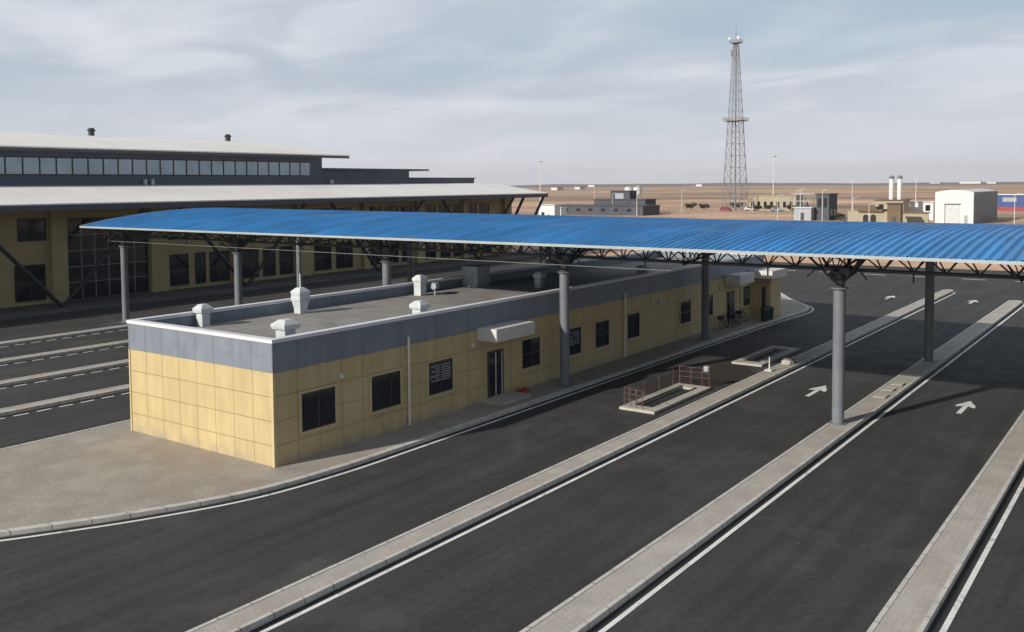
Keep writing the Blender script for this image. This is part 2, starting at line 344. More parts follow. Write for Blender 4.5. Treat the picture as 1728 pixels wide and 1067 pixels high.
# dashes and arrows
def arrow(x, y, L=3.0):
    w = 0.11; z = 0.006
    ml.add([(x - w, y, z), (x + w, y, z), (x + w, y + L - 1.1, z), (x - w, y + L - 1.1, z)], [(0, 1, 2, 3)])
    ml.add([(x - 0.42, y + L - 1.15, z), (x + 0.42, y + L - 1.15, z), (x, y + L, z)], [(0, 1, 2)])
    ml.add([(x - 0.42, y + L - 1.15, z), (x - 0.18, y + L - 1.15, z), (x - 0.11, y + L - 1.3, z), (x - 0.42, y + L - 1.55, z)], [(0, 1, 2, 3)])
    ml.add([(x + 0.42, y + L - 1.15, z), (x + 0.18, y + L - 1.15, z), (x + 0.11, y + L - 1.3, z), (x + 0.42, y + L - 1.55, z)], [(0, 1, 2, 3)])
for a in ((12.4, 23.4), (19.3, 23.8), (5.5, 66), (12.4, 66.5), (19.3, 66.5), (25.9, 24), (-14.7, 24)): arrow(*a)
for i in range(8):
    x = -13 + i * 5.2; ml.add([(x, 88.6, .006), (x + 2.4, 88.6, .006), (x + 2.4, 88.95, .006), (x, 88.95, .006)], [(0, 1, 2, 3)])
ml.add([(2, 92.5, .006), (40, 92.5, .006), (40, 92.75, .006), (2, 92.75, .006)], [(0, 1, 2, 3)])
struct(ml, "road_markings", WHITE)
# dark damp patch round the pits
pp = []
for i in range(28):
    a = 2 * math.pi * i / 28; rr = 1 + 0.13 * math.sin(3 * a + 1) + 0.09 * math.sin(7 * a)
    pp.append((6.0 + 2.2 * rr * math.cos(a) * (1 if math.cos(a) < 0 else 0.95), 25.2 + 5.2 * rr * math.sin(a)))
pp = [(min(x, 8.5), y) for x, y in pp]
struct(MB().add([(x, y, 0.005) for x, y in pp], [tuple(range(28))]), "damp_soil_patch", SOILD)

# ------------------------------------------------------------------ yellow office building
BX, BL, BH = -9.4, 50.0, 5.0
B = thing("office_building", "long low building clad in square yellow panels with a grey band and white coping", "building", (0, 0, 0))
MB().box(BX, 0, 0, BL, 0.02, 3.733).build("wall", YELLOW, B)
band = MB()
band.box(BX - .03, 0.03, -0.03, BL + .03, 3.733, 4.3)
band.build("fascia_band", GREYP, B)
pb = MB()      # parapet ring
for a in ((BX - .03, 0.03, -0.03, 0.22), (BX - .03, 0.03, BL - .22, BL + .03), (BX - .03, BX + .22, .22, BL - .22), (-.22, .03, .22, BL - .22)): pb.box(*a, 4.302, 4.86)
pb.build("parapet", GREYP, B)
cp = MB()
for a in ((BX - .08, 0.08, -0.08, 0.27), (BX - .08, 0.08, BL - .27, BL + .08), (BX - .08, BX + .27, .27, BL - .27), (-.27, .08, .27, BL - .27)): cp.box(*a, 4.862, 5.0)
cp.build("coping", COPING, B)
rf = MB().box(BX + .23, -.23, .23, BL - .23, 4.304, 4.36).build("roof", ROOFG, B)
MB().box(0.002, 0.035, 0.0 - 0.037, 0.09, 0.03, 3.73).box(-0.09, 0.0, -0.037, -0.002, 0.03, 3.73).build("corner_trim", YELLOWP, B)
MB().box(BX - 0.04, BX + 0.05, -0.035, -0.003, 0.03, 3.73).build("corner_trim", YELLOWP, B)
# roof block against the far parapet
MB().box(-9.1, -7.9, 22.6, 23.9, 4.37, 5.55).box(-9.15, -7.85, 22.55, 23.95, 5.552, 5.64).build("roof_hatch", VENTD, B)
def roof_vent(kind, x, y, w, hgt, capw, mast=0):
    v = MB(); zc = 4.365
    if kind == "hopper": v.loft([[(x - w * a, y - w * a, z), (x + w * a, y - w * a, z), (x + w * a, y + w * a, z), (x - w * a, y + w * a, z)] for a, z in ((.34, zc), (.36, zc + hgt * .3), (.5, zc + hgt * .8), (.5, zc + hgt))])
    else: v.box(x - w / 2, x + w / 2, y - w / 2, y + w / 2, zc, zc + hgt)
    o = v.build("vent_shaft", VENT if kind != "grey" else VENTD, B)
    h_ = capw / 2; z = zc + hgt + 0.003
    c = MB().loft([[(x - a, y - a, q), (x + a, y - a, q), (x + a, y + a, q), (x - a, y + a, q)] for a, q in ((h_ * .92, z), (h_, z + .1), (h_, z + .2), (h_ * .45, z + .38))])
    for i in range(-1, 2): c.box(x - w / 2 - .02, x + w / 2 + .02, y - w / 2 - .02, y + w / 2 + .02, z - .14 + i * .06 - .07, z - .12 + i * .06 - .07)
    c.build("vent_cap", VENT, o)
    if mast: MB().tube((x, y, z + .38), (x, y, z + .38 + mast), 0.035).build("mast", VENT, o)
roof_vent("box", -8.75, 3.3, .42, .62, .66)
roof_vent("hopper", -8.3, 8.7, .66, .9, .68, .7)
roof_vent("box", -2.4, 2.7, .56, .50, .86)
roof_vent("box", -8.2, 17.6, .5, .8, .66)
roof_vent("box", -2.3, 10.9, .5, .42, .72)
MB().tube((-7.5, 18.1, 4.36), (-7.5, 18.1, 4.9), .05).tube((-7.5, 17.95, 4.9), (-7.5, 18.25, 4.9), .2, 14).build("exhaust_fan", VENTD, B)
roof_vent("grey", -4.6, 24.6, .45, .6, .6)
roof_vent("grey", -2.0, 33.0, .5, .5, .7)
# windows
def window(y0, y1, z0, z1, style=0):
    f = MB(); t = .09
    f.box(.002, .06, y0 - t, y0, z0 - t, z1 + t).box(.002, .06, y1, y1 + t, z0 - t, z1 + t).box(.002, .06, y0, y1, z1, z1 + t).box(.002, .075, y0, y1, z0 - t, z0)
    o = f.build("window", YELLOWP, B)
    MB().box(.004, .02, y0 + .002, y1 - .002, z0 + .002, z1 - .002).build("pane", GLASSD, o)
    if style == 3:
        bl = MB()
        for q in range(7): zz = z0 + (z1 - z0) * (.38 + q * .075); bl.box(.0205, .0215, y0 + (.5 if q % 2 else .2), y1 - .12, zz, zz + .05)
        bl.build("painted_reflection", REFLECT, o)  # pale strips painted as bluish reflections in the glass
    m_ = MB(); ym = y0 + (y1 - y0) * (.5 if style != 2 else .68); m_.box(.022, .045, ym - .03, ym + .03, z0, z1)
    for yy in (y0 + .003, y1 - .048): m_.box(.022, .045, yy, yy + .045, z0, z1)
    m_.box(.022, .043, y0 + .05, y1 - .05, z0 + .003, z0 + .05).box(.022, .043, y0 + .05, y1 - .05, z1 - .05, z1 - .003)
    if style == 1: m_.box(.022, .043, y0 + .05, y1 - .05, z0 + (z1 - z0) * .45, z0 + (z1 - z0) * .5)
    m_.build("glazing_bar", FRAME, o)
for i, (a, b) in enumerate(((1.32, 3.09), (5.15, 6.93), (8.8, 10.5), (16.1, 17.75), (20.4, 21.9), (23.45, 25.05), (27.3, 28.85), (34.65, 36.3), (38.6, 40.0), (45.7, 47.1))):
    window(a, b, 1.2, 2.7, (0, 2, 3, 1, 3, 1, 0, 1, 1, 3)[i])
def door(y0, y1, z1):
    o = MB().box(.002, .07, y0 - .08, y0, .16, z1).box(.002, .07, y1, y1 + .08, .16, z1).box(.002, .07, y0 - .08, y1 + .08, z1, z1 + .08).build("door", FRAME, B)
    MB().box(.004, .03, y0 + .002, y1 - .002, .17, z1 - .002).build("door_leaf", GLASSD, o)
    ym = (y0 + y1) / 2
    MB().box(.032, .055, ym - .035, ym + .035, .18, z1 - .02).box(.032, .055, y1 - .07, y1 - .01, .18, z1 - .02).build("door_stile", VENT, o)
    MB().tube((.1, ym - .1, 1.0), (.1, ym - .1, 1.35), .015).build("handle", VENT, o)
door(13.3, 14.4, 2.45); door(42.7, 43.9, 2.5)
MB().box(.002, 1.2, 12.4, 15.6, 3.22, 3.84).build("awning", WHITEBOX, B, bevel=.02)
MB().box(.002, 1.2, 42.2, 45.0, 3.2, 3.95).build("awning", WHITEBOX, B, bevel=.02)
MB().box(.002, 1.3, 12.7, 15.1, .152, .27).build("doorstep", CONC, B)
for y in (7.42, 26.9, 45.2):
    m_ = MB().tube((.11, y, .18), (.11, y, 4.1), .06, 10)
    for z in (1.0, 2.4, 3.6): m_.box(.001, .11, y - .06, y + .06, z, z + .04)
    m_.build("drainpipe", CREAM, B)
for y in (3.35, 11.9, 20.0, 31.5, 41.2): 
    m_ = MB().box(.002, .05, y - .06, y + .06, 2.98, 3.14).tube((.05, y, 3.06), (.16, y, 3.1), .02, 6); o = m_.build("wall_lamp", VENT, B)
    MB().tube((.16, y, 3.16), (.16, y, 3.0), .05, 10, .1).build("lamp_shade", VENT, o)
# porch at the far end
MB().box(.003, 1.5, 47.6, 49.9, .155, 3.3).build("porch", YELLOW, B)
MB().box(.8, 1.1, 47.57, 47.598, .3, 2.6).build("porch_door", FRAME, B)
MB().box(.004, 1.9, 46.9, 50.1, 3.302, 3.9).build("porch_roof", WHITEBOX, B)

# ------------------------------------------------------------------ terminal
T = thing("terminal_building", "large terminal building behind the lanes with tiered pale roofs and a long clerestory", "building", (-57, 40, 0))
FX = -56.9; TY0, TY1 = -30, 94
MB().box(-90, FX, TY0, TY1, 0.0, 9.5).build("wall", TYELLOW, T)
def slab(name, pts, y0, y1, th, m):      # sloped roof slab through (x,z) points
    s = MB(); n = len(pts)
    vs = [(x, y, z) for y in (y0, y1) for x, z in pts] + [(x, y, z - th) for y in (y0, y1) for x, z in pts]
    fs = []
    for i in range(n - 1):
        fs += [(i, i + 1, n + i + 1, n + i), (2 * n + i, 3 * n + i, 3 * n + i + 1, 2 * n + i + 1), (i, 2 * n + i, 2 * n + i + 1, i + 1), (n + i, n + i + 1, 3 * n + i + 1, 3 * n + i)]
    fs += [(0, n, 3 * n, 2 * n), (n - 1, 3 * n - 1, 4 * n - 1, 2 * n - 1)]
    s.add(vs, fs); return s.build(name, m, T)
slab("lower_roof", [(-52, 9.35), (-61.5, 10.75), (-66.9, 10.95)], TY0 - 2, 97, .12, TROOF)
slab("soffit", [(-52.05, 9.22), (-57.5, 9.75)], TY0 - 1.9, 96.9, .5, SOFFIT)
MB().box(-90, -66.9, TY0, 97.4, 9.8, 11.7).build("upper_wall", TDARK, T)
MB().box(-90, -67.1, TY0, 64.5, 11.702, 14.5).build("clerestory_wall", TDARK, T)
MB().box(-90, -67.2, 64.6, 82, 11.702, 12.85).build("stepped_wall", TDARK, T)
MB().box(-90.1, -66.0, 64.6, 85.2, 12.852, 13.1).build("stepped_roof", SOFFIT, T)
MB().box(-90.1, -66.7, 82.1, 97.6, 11.702, 11.85).build("parapet", SOFFIT, T)
slab("upper_roof", [(-65.3, 14.85), (-76, 16.3), (-89, 17.5), (-100, 16.2)], TY0 - 1, 68, .14, TROOF)
slab("upper_soffit", [(-65.35, 14.70), (-71, 15.3)], TY0 - .9, 67.9, .3, SOFFIT)
y = -10.0; k = 0
while y < 61.5:
    o = MB().box(-67.098, -67.0, y, y + .13, 12.12, 13.85).box(-67.098, -67.0, y + .13, y + 1.72, 12.02, 12.12).box(-67.098, -67.0, y + .13, y + 1.72, 13.77, 13.85).build("clerestory_window", DARKSTEEL, T)
    MB().box(-67.098, -67.05, y + .132, y + 1.718, 12.122, 13.768).build("pane", CLEAR, o)
    y += 1.72
# piers, entrance glazing and windows of the facade
for yy, w_ in ((21.5, 1.5), (31.6, 2.0), (11.0, 1.2), (2.0, 1.2), (41.5, 1.0), (50.6, 2.4), (61.5, 1.0), (71.5, 1.6), (81.5, 1.0), (91.5, 1.5)):
    MB().box(FX + .002, FX + .55, yy, yy + w_, .15, 9.2).build("pier", TYELLOW, T)
def fwin(y0, y1, z0, z1, nx=1, nz=1):
    o = MB().box(FX + .003, FX + .1, y0 - .08, y0, z0 - .08, z1 + .08).box(FX + .003, FX + .1, y1, y1 + .08, z0 - .08, z1 + .08).box(FX + .003, FX + .1, y0, y1, z1, z1 + .08).box(FX + .003, FX + .14, y0, y1, z0 - .08, z0).build("window", DARKSTEEL, T)
    MB().box(FX + .004, FX + .03, y0, y1, z0, z1).build("pane", GLASSD, o)
    m_ = MB()
    for i in range(1, nx + 1): q = y0 + (y1 - y0) * i / (nx + 1); m_.box(FX + .032, FX + .07, q - .05, q + .05, z0, z1)
    for i in range(1, nz + 1): q = z0 + (z1 - z0) * i / (nz + 1); m_.box(FX + .032, FX + .068, y0, y1, q - .04, q + .04)
    m_.build("glazing_bar", TRUSSL if nx > 2 and z1 - z0 > 5 else DARKSTEEL, o)
fwin(23.2, 31.4, .3, 7.8, 5, 4)
for y0, y1 in ((33.9, 36.1), (37.1, 38.2), (38.9, 41.2), (43.0, 45.2), (46.0, 47.6), (48.4, 50.2), (53.7, 56.2), (57.2, 59.8), (62.8, 65), (66, 68.2), (69, 71), (73.6, 75.8), (77, 79), (79.8, 81.2), (83, 85.4), (86.6, 88.6), (18.4, 21.0), (14, 16.6), (5, 8), (-3, 0), (-8, -5)): fwin(y0, y1, .6, 3.7, 1, 1)
for y0, y1 in ((18.8, 21.2), (14, 16.4), (5, 8), (33.9, 36.3), (37.4, 40.2), (43, 46), (47.2, 50), (53.7, 56), (57, 59.6), (62.8, 65), (66, 68.2), (69, 70.8), (73.6, 75.8), (76.8, 79), (79.8, 81.0), (83, 85), (86, 88)): fwin(y0, y1, 6.0, 7.9, 1, 0)
for k, yb in enumerate((0.5, 20.5, 40.5, 60.5, 80.5)):
    for s in (-1, 1):
        MB().tube((FX + 4.0, yb, .14), (FX + 4.3, yb + s * 8.6, 9.3), .2, 8).build("diagonal_strut", DARKSTEEL, T)
for yy in (90.5, 95.8): MB().tube((-54.5, yy - 3.6, .14), (-52.6, yy + .8, 9.0), .22, 8).build("diagonal_strut", DARKSTEEL, T)
for y in (44.5, 66.0): MB().tube((-89, y, 17.3), (-89, y, 18.1), .38, 10).tube((-89, y, 18.1), (-89, y, 18.5), .58, 10, .3).build("roof_ventilator", DARKSTEEL, T)
for yy in (37.5, 38.4): MB().box(-66.6, -66.3, yy, yy + .28, 10.96, 11.6).build("roof_box", VENT, T)
MB().box(-66.6, -66.3, 65.4, 65.8, 10.96, 11.5).build("roof_box", VENT, T)

# ------------------------------------------------------------------ blue canopy
C = thing("lane_canopy", "long arched blue metal canopy on grey round columns spanning all the lanes", "canopy", (0, 18.3, 0))
CX0, CX1, CY0, CY1, CZ, CR = -41.1, 48.0, 15.8, 38.4, 7.75, 0.75
def cz(y, x=20): t = (y - (CY0 + CY1) / 2) / ((CY1 - CY0) / 2); return CZ + (CR + .3 * max(0, min(1, (5 - x) / 47))) * (1 - t * t)
prof = []; x = CX0; P = 0.40
while x < CX1: prof += [(x, 0), (x + P * .48, 0), (x + P * .6, .095), (x + P * .76, .095)]; x += P
prof.append((x, 0)); CX1 = x
NS = 22; c = MB(); n = len(prof); vs = []
for j in range(NS + 1):
    y = CY0 + (CY1 - CY0) * j / NS
    vs += [(a, y, cz(y, a) + b) for a, b in prof]
fs = [(j * n + i, j * n + i + 1, (j + 1) * n + i + 1, (j + 1) * n + i) for j in range(NS) for i in range(n - 1)]
c.add(vs, fs); roof = c.build("roof_sheet", BLUE, C)
md = roof.modifiers.new("thickness", 'SOLIDIFY'); md.thickness = .02; md.offset = -1
# ventilating joints: low cross strips
for yy in (19.6, 27.1, 34.6):
    continue; sj = MB(); xs = [CX0 + .2, 5, CX1 - .2]; z0_ = [cz(yy, q) for q in xs]
    sj.loft([[(q, yy - .02, z + .11), (q, yy + .02, z + .11), (q, yy + .02, z + .135), (q, yy - .02, z + .135)] for q, z in zip(xs, z0_)]).build("sheet_joint", BLUE, C)
e = MB()
e.box(CX0 - .05, CX1, CY0 - .12, CY0 - .02, CZ - .1, CZ + .03).box(CX0 - .05, CX1, CY1 + .02, CY1 + .12, CZ - .1, CZ + .03)
e.build("edge_gutter", EDGE, C)
ev = MB()
for j in range(NS):
    ya = CY0 + (CY1 - CY0) * j / NS; yb = CY0 + (CY1 - CY0) * (j + 1) / NS
    ev.add([(CX0 - .06, ya, cz(ya, CX0) - .12), (CX0 - .06, yb, cz(yb, CX0) - .12), (CX0 - .06, yb, cz(yb, CX0) + .1), (CX0 - .06, ya, cz(ya, CX0) + .1), (CX0 - .01, ya, cz(ya, CX0) - .12), (CX0 - .01, yb, cz(yb, CX0) - .12), (CX0 - .01, yb, cz(yb, CX0) + .1), (CX0 - .01, ya, cz(ya, CX0) + .1)],
           [(0, 1, 2, 3), (4, 7, 6, 5), (3, 2, 6, 7), (0, 4, 5, 1)])
ev.build("verge_trim", EDGE, C)
colx = [-39.5, -25.6, -11.5, 1.25, 15.45, 29.6, 43.8]; rows = (18.3, 36.0)
for rw in rows + (22.6, 27.1, 31.6):     # longitudinal triangular trusses
    ch = MB(); zt = cz(rw) - .28; zb = 6.95 if rw in rows else cz(rw, 20) - 1.15; m_ = 71; dx = (CX1 - CX0 - .6) / m_
    for yy in (rw - .75, rw + .75): ch.tube((CX0 + .3, yy, cz(yy) - .3), (CX1 - .3, yy, cz(yy) - .3), .05, 6)
    ch.tube((CX0 + 1.2, rw, zb), (CX1 - .3, rw, zb), .085, 6)
    t = ch.build("longitudinal_truss", TRUSS, C)
    wb = MB()
    for i in range(m_):
        xa = CX0 + .3 + i * dx; xm = xa + dx / 2
        if i % 5 == 2: wb.tube((xm, rw, zb), (xm, rw, zb - .45), .04, 5)
        if xm < CX0 + 1.2: continue
        for yy in (rw - .75, rw + .75):
            wb.tube((xa, yy, cz(yy) - .3), (xm, rw, zb), .036, 5, caps=False).tube((xm, rw, zb), (xa + dx, yy, cz(yy) - .3), .036, 5, caps=False)
        wb.tube((xa, rw - .75, cz(rw - .75) - .3), (xa, rw + .75, cz(rw + .75) - .3), .025, 5, caps=False)
    wb.build("web_members", TRUSS, t)
MB().tube((CX0 + 2, 17.0, 6.62), (8, 17.0, 6.62), .015, 6).build("lit_chord", TRUSSL, C)  # pale bar, paints the sunlit bottom chord of the front truss
crossx = sorted(colx + [(a + b) / 2 for a, b in zip(colx, colx[1:])])
for xx in crossx:   # arched cross trusses
    ch = MB(); N_ = 14; ys = [CY0 + .3 + (CY1 - CY0 - .6) * i / N_ for i in range(N_ + 1)]
    for s in (-.5, .5): ch.path([(xx + s, y, cz(y) - .18) for y in ys], .045)
    ch.path([(xx, y, cz(y) - 1.1) for y in ys[1:-1]], .055)
    t = ch.build("cross_truss", TRUSS, C)
    wb = MB()
    for i in range(N_):
        ym = (ys[i] + ys[i + 1]) / 2
        for s in (-.5, .5):
            j = min(max(i, 1), N_ - 1); j2 = min(max(i + 1, 1), N_ - 1)
            wb.tube((xx, ys[j], cz(ys[j]) - 1.1), (xx + s, ym, cz(ym) - .18), .026, 5, caps=False).tube((xx, ys[j2], cz(ys[j2]) - 1.1), (xx + s, ym, cz(ym) - .18), .026, 5, caps=False)
    wb.build("web_members", TRUSS, t)
for i in range(9):
    yy = CY0 + 1.2 + i * (CY1 - CY0 - 2.4) / 8; MB().box(CX0 + .1, CX1 - .1, yy - .04, yy + .04, cz(yy) - .16, cz(yy) - .03).build("purlin", TRUSS, C)
for xx in colx:
    for rw in rows:
        o = MB().tube((xx, rw, .16), (xx, rw, 6.1), .26, 20).build("column", STEEL, C)
        MB().box(xx - .36, xx + .36, rw - .36, rw + .36, .172, .2).build("base_plate", STEEL, o)
        MB().tube((xx, rw, 6.1), (xx, rw, 6.16), .38, 16).build("flange", STEEL, o)
        hd = MB().tube((xx, rw, 6.16), (xx, rw, 6.75), .2, 12, .3)
        for sx_, sy_ in ((1, 1), (1, -1), (-1, 1), (-1, -1)):
            hd.tube((xx, rw, 6.2), (xx + sx_ * 1.25, rw + sy_ * .75, cz(rw + sy_ * .75) - .32), .055, 6)
        hd.box(xx - .55, xx + .55, rw - .45, rw + .45, 6.78, 7.05)
        for sx_ in (1, -1): hd.tube((xx, rw, 6.3), (xx + sx_ * .8, rw, 6.95), .05, 6).tube((xx + sx_ * .9, rw - .3, 7.0), (xx + sx_ * 1.35, rw - .5, 6.5), .035, 6).tube((xx, rw, 6.2), (xx, rw + sx_ * 1.6, cz(rw + sx_ * 1.6) - .9), .06, 6)
        hd.build("branching_strut", TRUSS, o)

# ------------------------------------------------------------------ pits, rails and small things
def pit(loc, L, label):
    P_ = thing("inspection_pit", label, "inspection pit", loc, "inspection pits beside the first island")
    x, y = loc[0], loc[1]; w = 1.85; t = .55
    r1 = MB()
    for a in ((x - w / 2, x + w / 2, y, y + .75), (x - w / 2, x + w / 2, y + L - .75, y + L), (x - w / 2, x - w / 2 + t, y + .75, y + L - .75), (x + w / 2 - t, x + w / 2, y + .75, y + L - .75)): r1.box(*a, .008, .13)
    r1.build("rim", CONC, P_)
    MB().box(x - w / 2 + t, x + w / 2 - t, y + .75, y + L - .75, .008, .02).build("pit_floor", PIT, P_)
    lp = MB()
    for a in ((x - w / 2 + t - .05, x - w / 2 + t - .002, y + .7, y + L - .7), (x + w / 2 - t + .002, x + w / 2 - t + .05, y + .7, y + L - .7)): lp.box(*a, .132, .18)
    lp.build("steel_lip", FRAME, P_)
pit((6.87, 15.75, 0), 6.4, "concrete rimmed inspection pit with railings, nearer of the two pits")
pit((6.87, 29.3, 0), 6.6, "concrete rimmed inspection pit without railings, farther of the two pits")
def rail(loc, pts, label, hgt=1.0, r=.03):
    o = thing("guard_rail", label, "guard rail", loc, "railings round the nearer pit")
    for i, p in enumerate(pts): MB().tube((*p, .02), (*p, hgt), r * .8, 8).build("post", RUST, o)
    b = MB()
    for z in (hgt - .03, hgt * .72, hgt * .45): 
        for a, c_ in zip(pts, pts[1:]): b.tube((*a, z), (*c_, z), r * .55, 6)
    b.build("rails", RUST, o)
rail((6.3, 16.1, 0), [(5.98, 16.2), (6.35, 16.1), (6.72, 16.02), (7.1, 15.95)], "short reddish railing across the near end of the pit")
rail((6.6, 22.6, 0), [(5.9, 22.4), (6.5, 22.5), (7.1, 22.6), (7.5, 22.6)], "short reddish railing across the far end of the pit")
rail((5.8, 19.0, 0), [(5.80, 17.0), (5.8, 18.6), (5.8, 20.2), (5.8, 21.8)], "long thin railing along the building side of the pit", .95, .02)
cl = MB(); random.seed(3); ring = []
for j in range(5):
    z = 1.0 + .06 * math.sin(j) + .02; ring.append([(7.35 + (.14 + .05 * random.random()) * math.cos(a * math.pi / 4), 22.6 + (.12 + .05 * random.random()) * math.sin(a * math.pi / 4), .82 + j * .07) for a in range(8)])
tagm(cl.loft(ring).build("rag", VENTD), "pale rag hung on the far end of the pit railing", "rag")
# rubble and marker on the island
mk = thing("marker_post", "small white marker post on a square foot standing on the first island", "post", (8.85, 27.7, .185))
MB().tube((8.85, 27.7, .26), (8.85, 27.7, .95), .05, 8, .035).build("post", WHITEBOX, mk)
MB().box(8.65, 9.05, 27.45, 27.95, .188, .26).build("foot", WHITEBOX, mk)
for i, (x, y, s) in enumerate(((9.0, 30.2, .32), (9.08, 31.1, .26))):
    v = MB(); rr = []
    for z, q in ((.188, 1), (.188 + s * .5, .9), (.188 + s, .45)): rr.append([(x + s * q * (1 + .3 * random.random()) * math.cos(a), y + s * 1.3 * q * (1 + .3 * random.random()) * math.sin(a), z) for a in [k * math.pi / 4 for k in range(8)]])
    tagm(v.loft(rr).build("cement_sack", CONC), ("pale lumpy cement sack on the first island, nearer of the pair", "pale lumpy cement sack on the first island, farther of the pair")[i], "sack", "cement sacks on the first island")
for i, (x, y) in enumerate(((15.66, 24.6), (15.58, 26.4), (15.66, 28.0))):
    o = MB().box(x - .28, x + .28, y - .4, y + .4, .192, .235).build("paving_slab", CONC, bevel=.01)
    tagm(o, ("loose pale slab on the second island, nearest to the big grey column", "loose pale slab on the second island, middle of three", "loose pale slab on the second island, farthest of three")[i], "slab", "loose slabs on the second island")
bx = thing("tool_box", "small red box on the sidewalk beside the first door", "box", (.55, 15.5, .15))
MB().box(.35, .75, 15.25, 15.75, .155, .36).build("body", RED, bx, bevel=.02); MB().tube((.55, 15.35, .4), (.55, 15.65, .4), .02, 6).build("handle", FRAME, bx)
# bicycles
def bicycle(loc):
    o = thing("bicycle", "dark bicycle parked against the wall left of the far door", "bicycle", loc, "bicycles parked by the far door")
    x, y, z = loc
    for yy in (-.52, .52):
        w = MB(); n = 20
        for i in range(n):
            a, b = 2 * math.pi * i / n, 2 * math.pi * (i + 1) / n
            w.tube((x, y + yy + .33 * math.cos(a), z + .34 + .33 * math.sin(a)), (x, y + yy + .33 * math.cos(b), z + .34 + .33 * math.sin(b)), .028, 6, caps=False)
        q = w.build("wheel", RUBBER, o); sp = MB()
        for i in range(8): a = math.pi * i / 8; sp.tube((x, y + yy - .31 * math.cos(a), z + .34 - .31 * math.sin(a)), (x, y + yy + .31 * math.cos(a), z + .34 + .31 * math.sin(a)), .005, 4)
        sp.tube((x - .05, y + yy, z + .34), (x + .05, y + yy, z + .34), .03, 8).build("spokes", VENTD, q)
    f = MB(); A, Bp, Cc, D, E_ = (x, y - .52, z + .34), (x, y - .05, z + .32), (x, y - .2, z + .82), (x, y + .38, z + .82), (x, y + .52, z + .34)
    for a, b in ((A, Bp), (A, Cc), (Bp, Cc), (Cc, D), (Bp, (x, y + .42, z + .68)), (D, E_), (D, (x, y + .35, z + 1.0))): f.tube(a, b, .02, 6)
    f.build("frame", DARKSTEEL, o)
    MB().tube((x - .28, y + .3, z + 1.0), (x + .28, y + .3, z + 1.0), .018, 6).build("handlebar", DARKSTEEL, o)
    MB().box(x - .08, x + .08, y - .36, y - .1, z + .9, z + .96).tube((x, y - .2, z + .8), (x, y - .22, z + .9), .015).build("saddle", RUBBER, o)
    MB().box(x - .22, x + .22, y - .75, y - .45, z + .7, z + .95).build("basket", DARKSTEEL, o)
    return o
b0 = bicycle((.55, 40.9, .155))
copy_tree(b0, (.95, 42.1, .155), "dark bicycle parked in front of the far door, middle of three")
copy_tree(b0, (.5, 44.3, .155), "dark bicycle parked right of the far door below the drainpipe")
def bin_(loc):
    o = thing("litter_bin", "dark green litter bin at the far corner, nearer of two", "bin", loc, "bins by the porch"); x, y, z = loc
    MB().tube((x, y, z + .02), (x, y, z + .95), .26, 12, .32).build("body", GREENB, o); MB().tube((x, y, z + .96), (x, y, z + 1.05), .35, 12, .2).build("lid", FRAME, o); return o
b1 = bin_((1.75, 45.8, .155)); copy_tree(b1, (1.75, 46.8, .155), "dark green litter bin at the far corner, against the porch")

# ------------------------------------------------------------------ background
def bg_box(name, label, cat, x0, x1, y0, y1, h_, m, roofm=None, group=None):
    o = thing(name, label, cat, ((x0 + x1) / 2, (y0 + y1) / 2, 0), group)
    MB().box(x0, x1, y0, y1, -.05, h_).build("wall", m, o)
    if roofm: MB().box(x0 - .3, x1 + .3, y0 - .3, y1 + .3, h_ + .002, h_ + .25).build("roof", roofm, o)
    return o
def bg_opening(o, name, face, a0, a1, z0, z1, c_, m):
    s = MB()
    if face == 'x': s.box(c_ + .002, c_ + .08, a0, a1, z0, z1)
    else: s.box(a0, a1, c_ - .08, c_ - .002, z0, z1)
    return s.build(name, m, o)
# white hangar
H = thing("white_hangar", "white hangar with a curved top, side painted in shade grey and a wide shutter door", "hangar", (-20, 250, 0))
hx0, hx1, hy0, hy1 = -24.4, -15.5, 233.3, 269
top = [(hx0 + (hx1 - hx0) * i / 8, 7.9 + .6 * (1 - ((i - 4) / 4) ** 2)) for i in range(9)]
s = MB(); s.loft([[(hx1, y, -.05)] + [(x, y, z) for x, z in top[::-1]] + [(hx0, y, -.05)] for y in (hy0, hy1)]); s.build("wall", BGWHITE, H)
MB().box(hx1 + .002, hx1 + .1, hy0, hy1, -.05, 7.85).build("side_shade", BGGREY, H)  # side away from the sun, its shade painted in as grey
bg_opening(H, "shutter_door", 'y', -22.0, -18.6, 0, 4.7, hy0, VENT); bg_opening(H, "door_lintel", 'y', -22.2, -18.4, 4.72, 5.0, hy0, FRAME); bg_opening(H, "side_door", 'y', -17.6, -16.8, 0, 2.1, hy0, VENTD)
MB().box(-22.1, -21.95, hy0 - .12, hy0 - .082, 0, 4.7).build("door_jamb", FRAME, H)
o = bg_box("white_shed", "long white shed with a flat roof left of the white hangar", "shed", -36.7, -28.6, 251.8, 258, 4.9, BGWHITE, VENT); bg_opening(o, "window", 'y', -30.6, -29.4, 2.6, 4.2, 251.8, GLASSD)
o = bg_box("boundary_wall", "low yellow boundary wall in front of the white shed", "wall", -29.5, -23.6, 221.9, 222.4, 2.9, BGYEL, BGBROWN)
o = bg_box("brown_kiosk", "dark brown narrow kiosk below the twin chimneys", "kiosk", -30.9, -27.8, 212.6, 214.6, 5.3, BGBROWN, DARKSTEEL); bg_opening(o, "door", 'y', -29.8, -28.9, 0, 2.2, 212.6, FRAME)
o = bg_box("boiler_house", "yellowish boiler house carrying two white chimneys", "building", -40.9, -33.6, 240, 247, 5.6, BGYEL, BGBROWN)
for x in (-37.2, -35.1):
    q = MB().tube((x, 242, 5.86), (x, 242, 11.4), .62, 14).build("chimney", BGWHITE, o); MB().tube((x, 242, 11.4), (x, 242, 11.9), .66, 14).tube((x, 242, 11.9), (x, 242, 12.3), .8, 14, .4).build("chimney_cap", BGGREY, q)
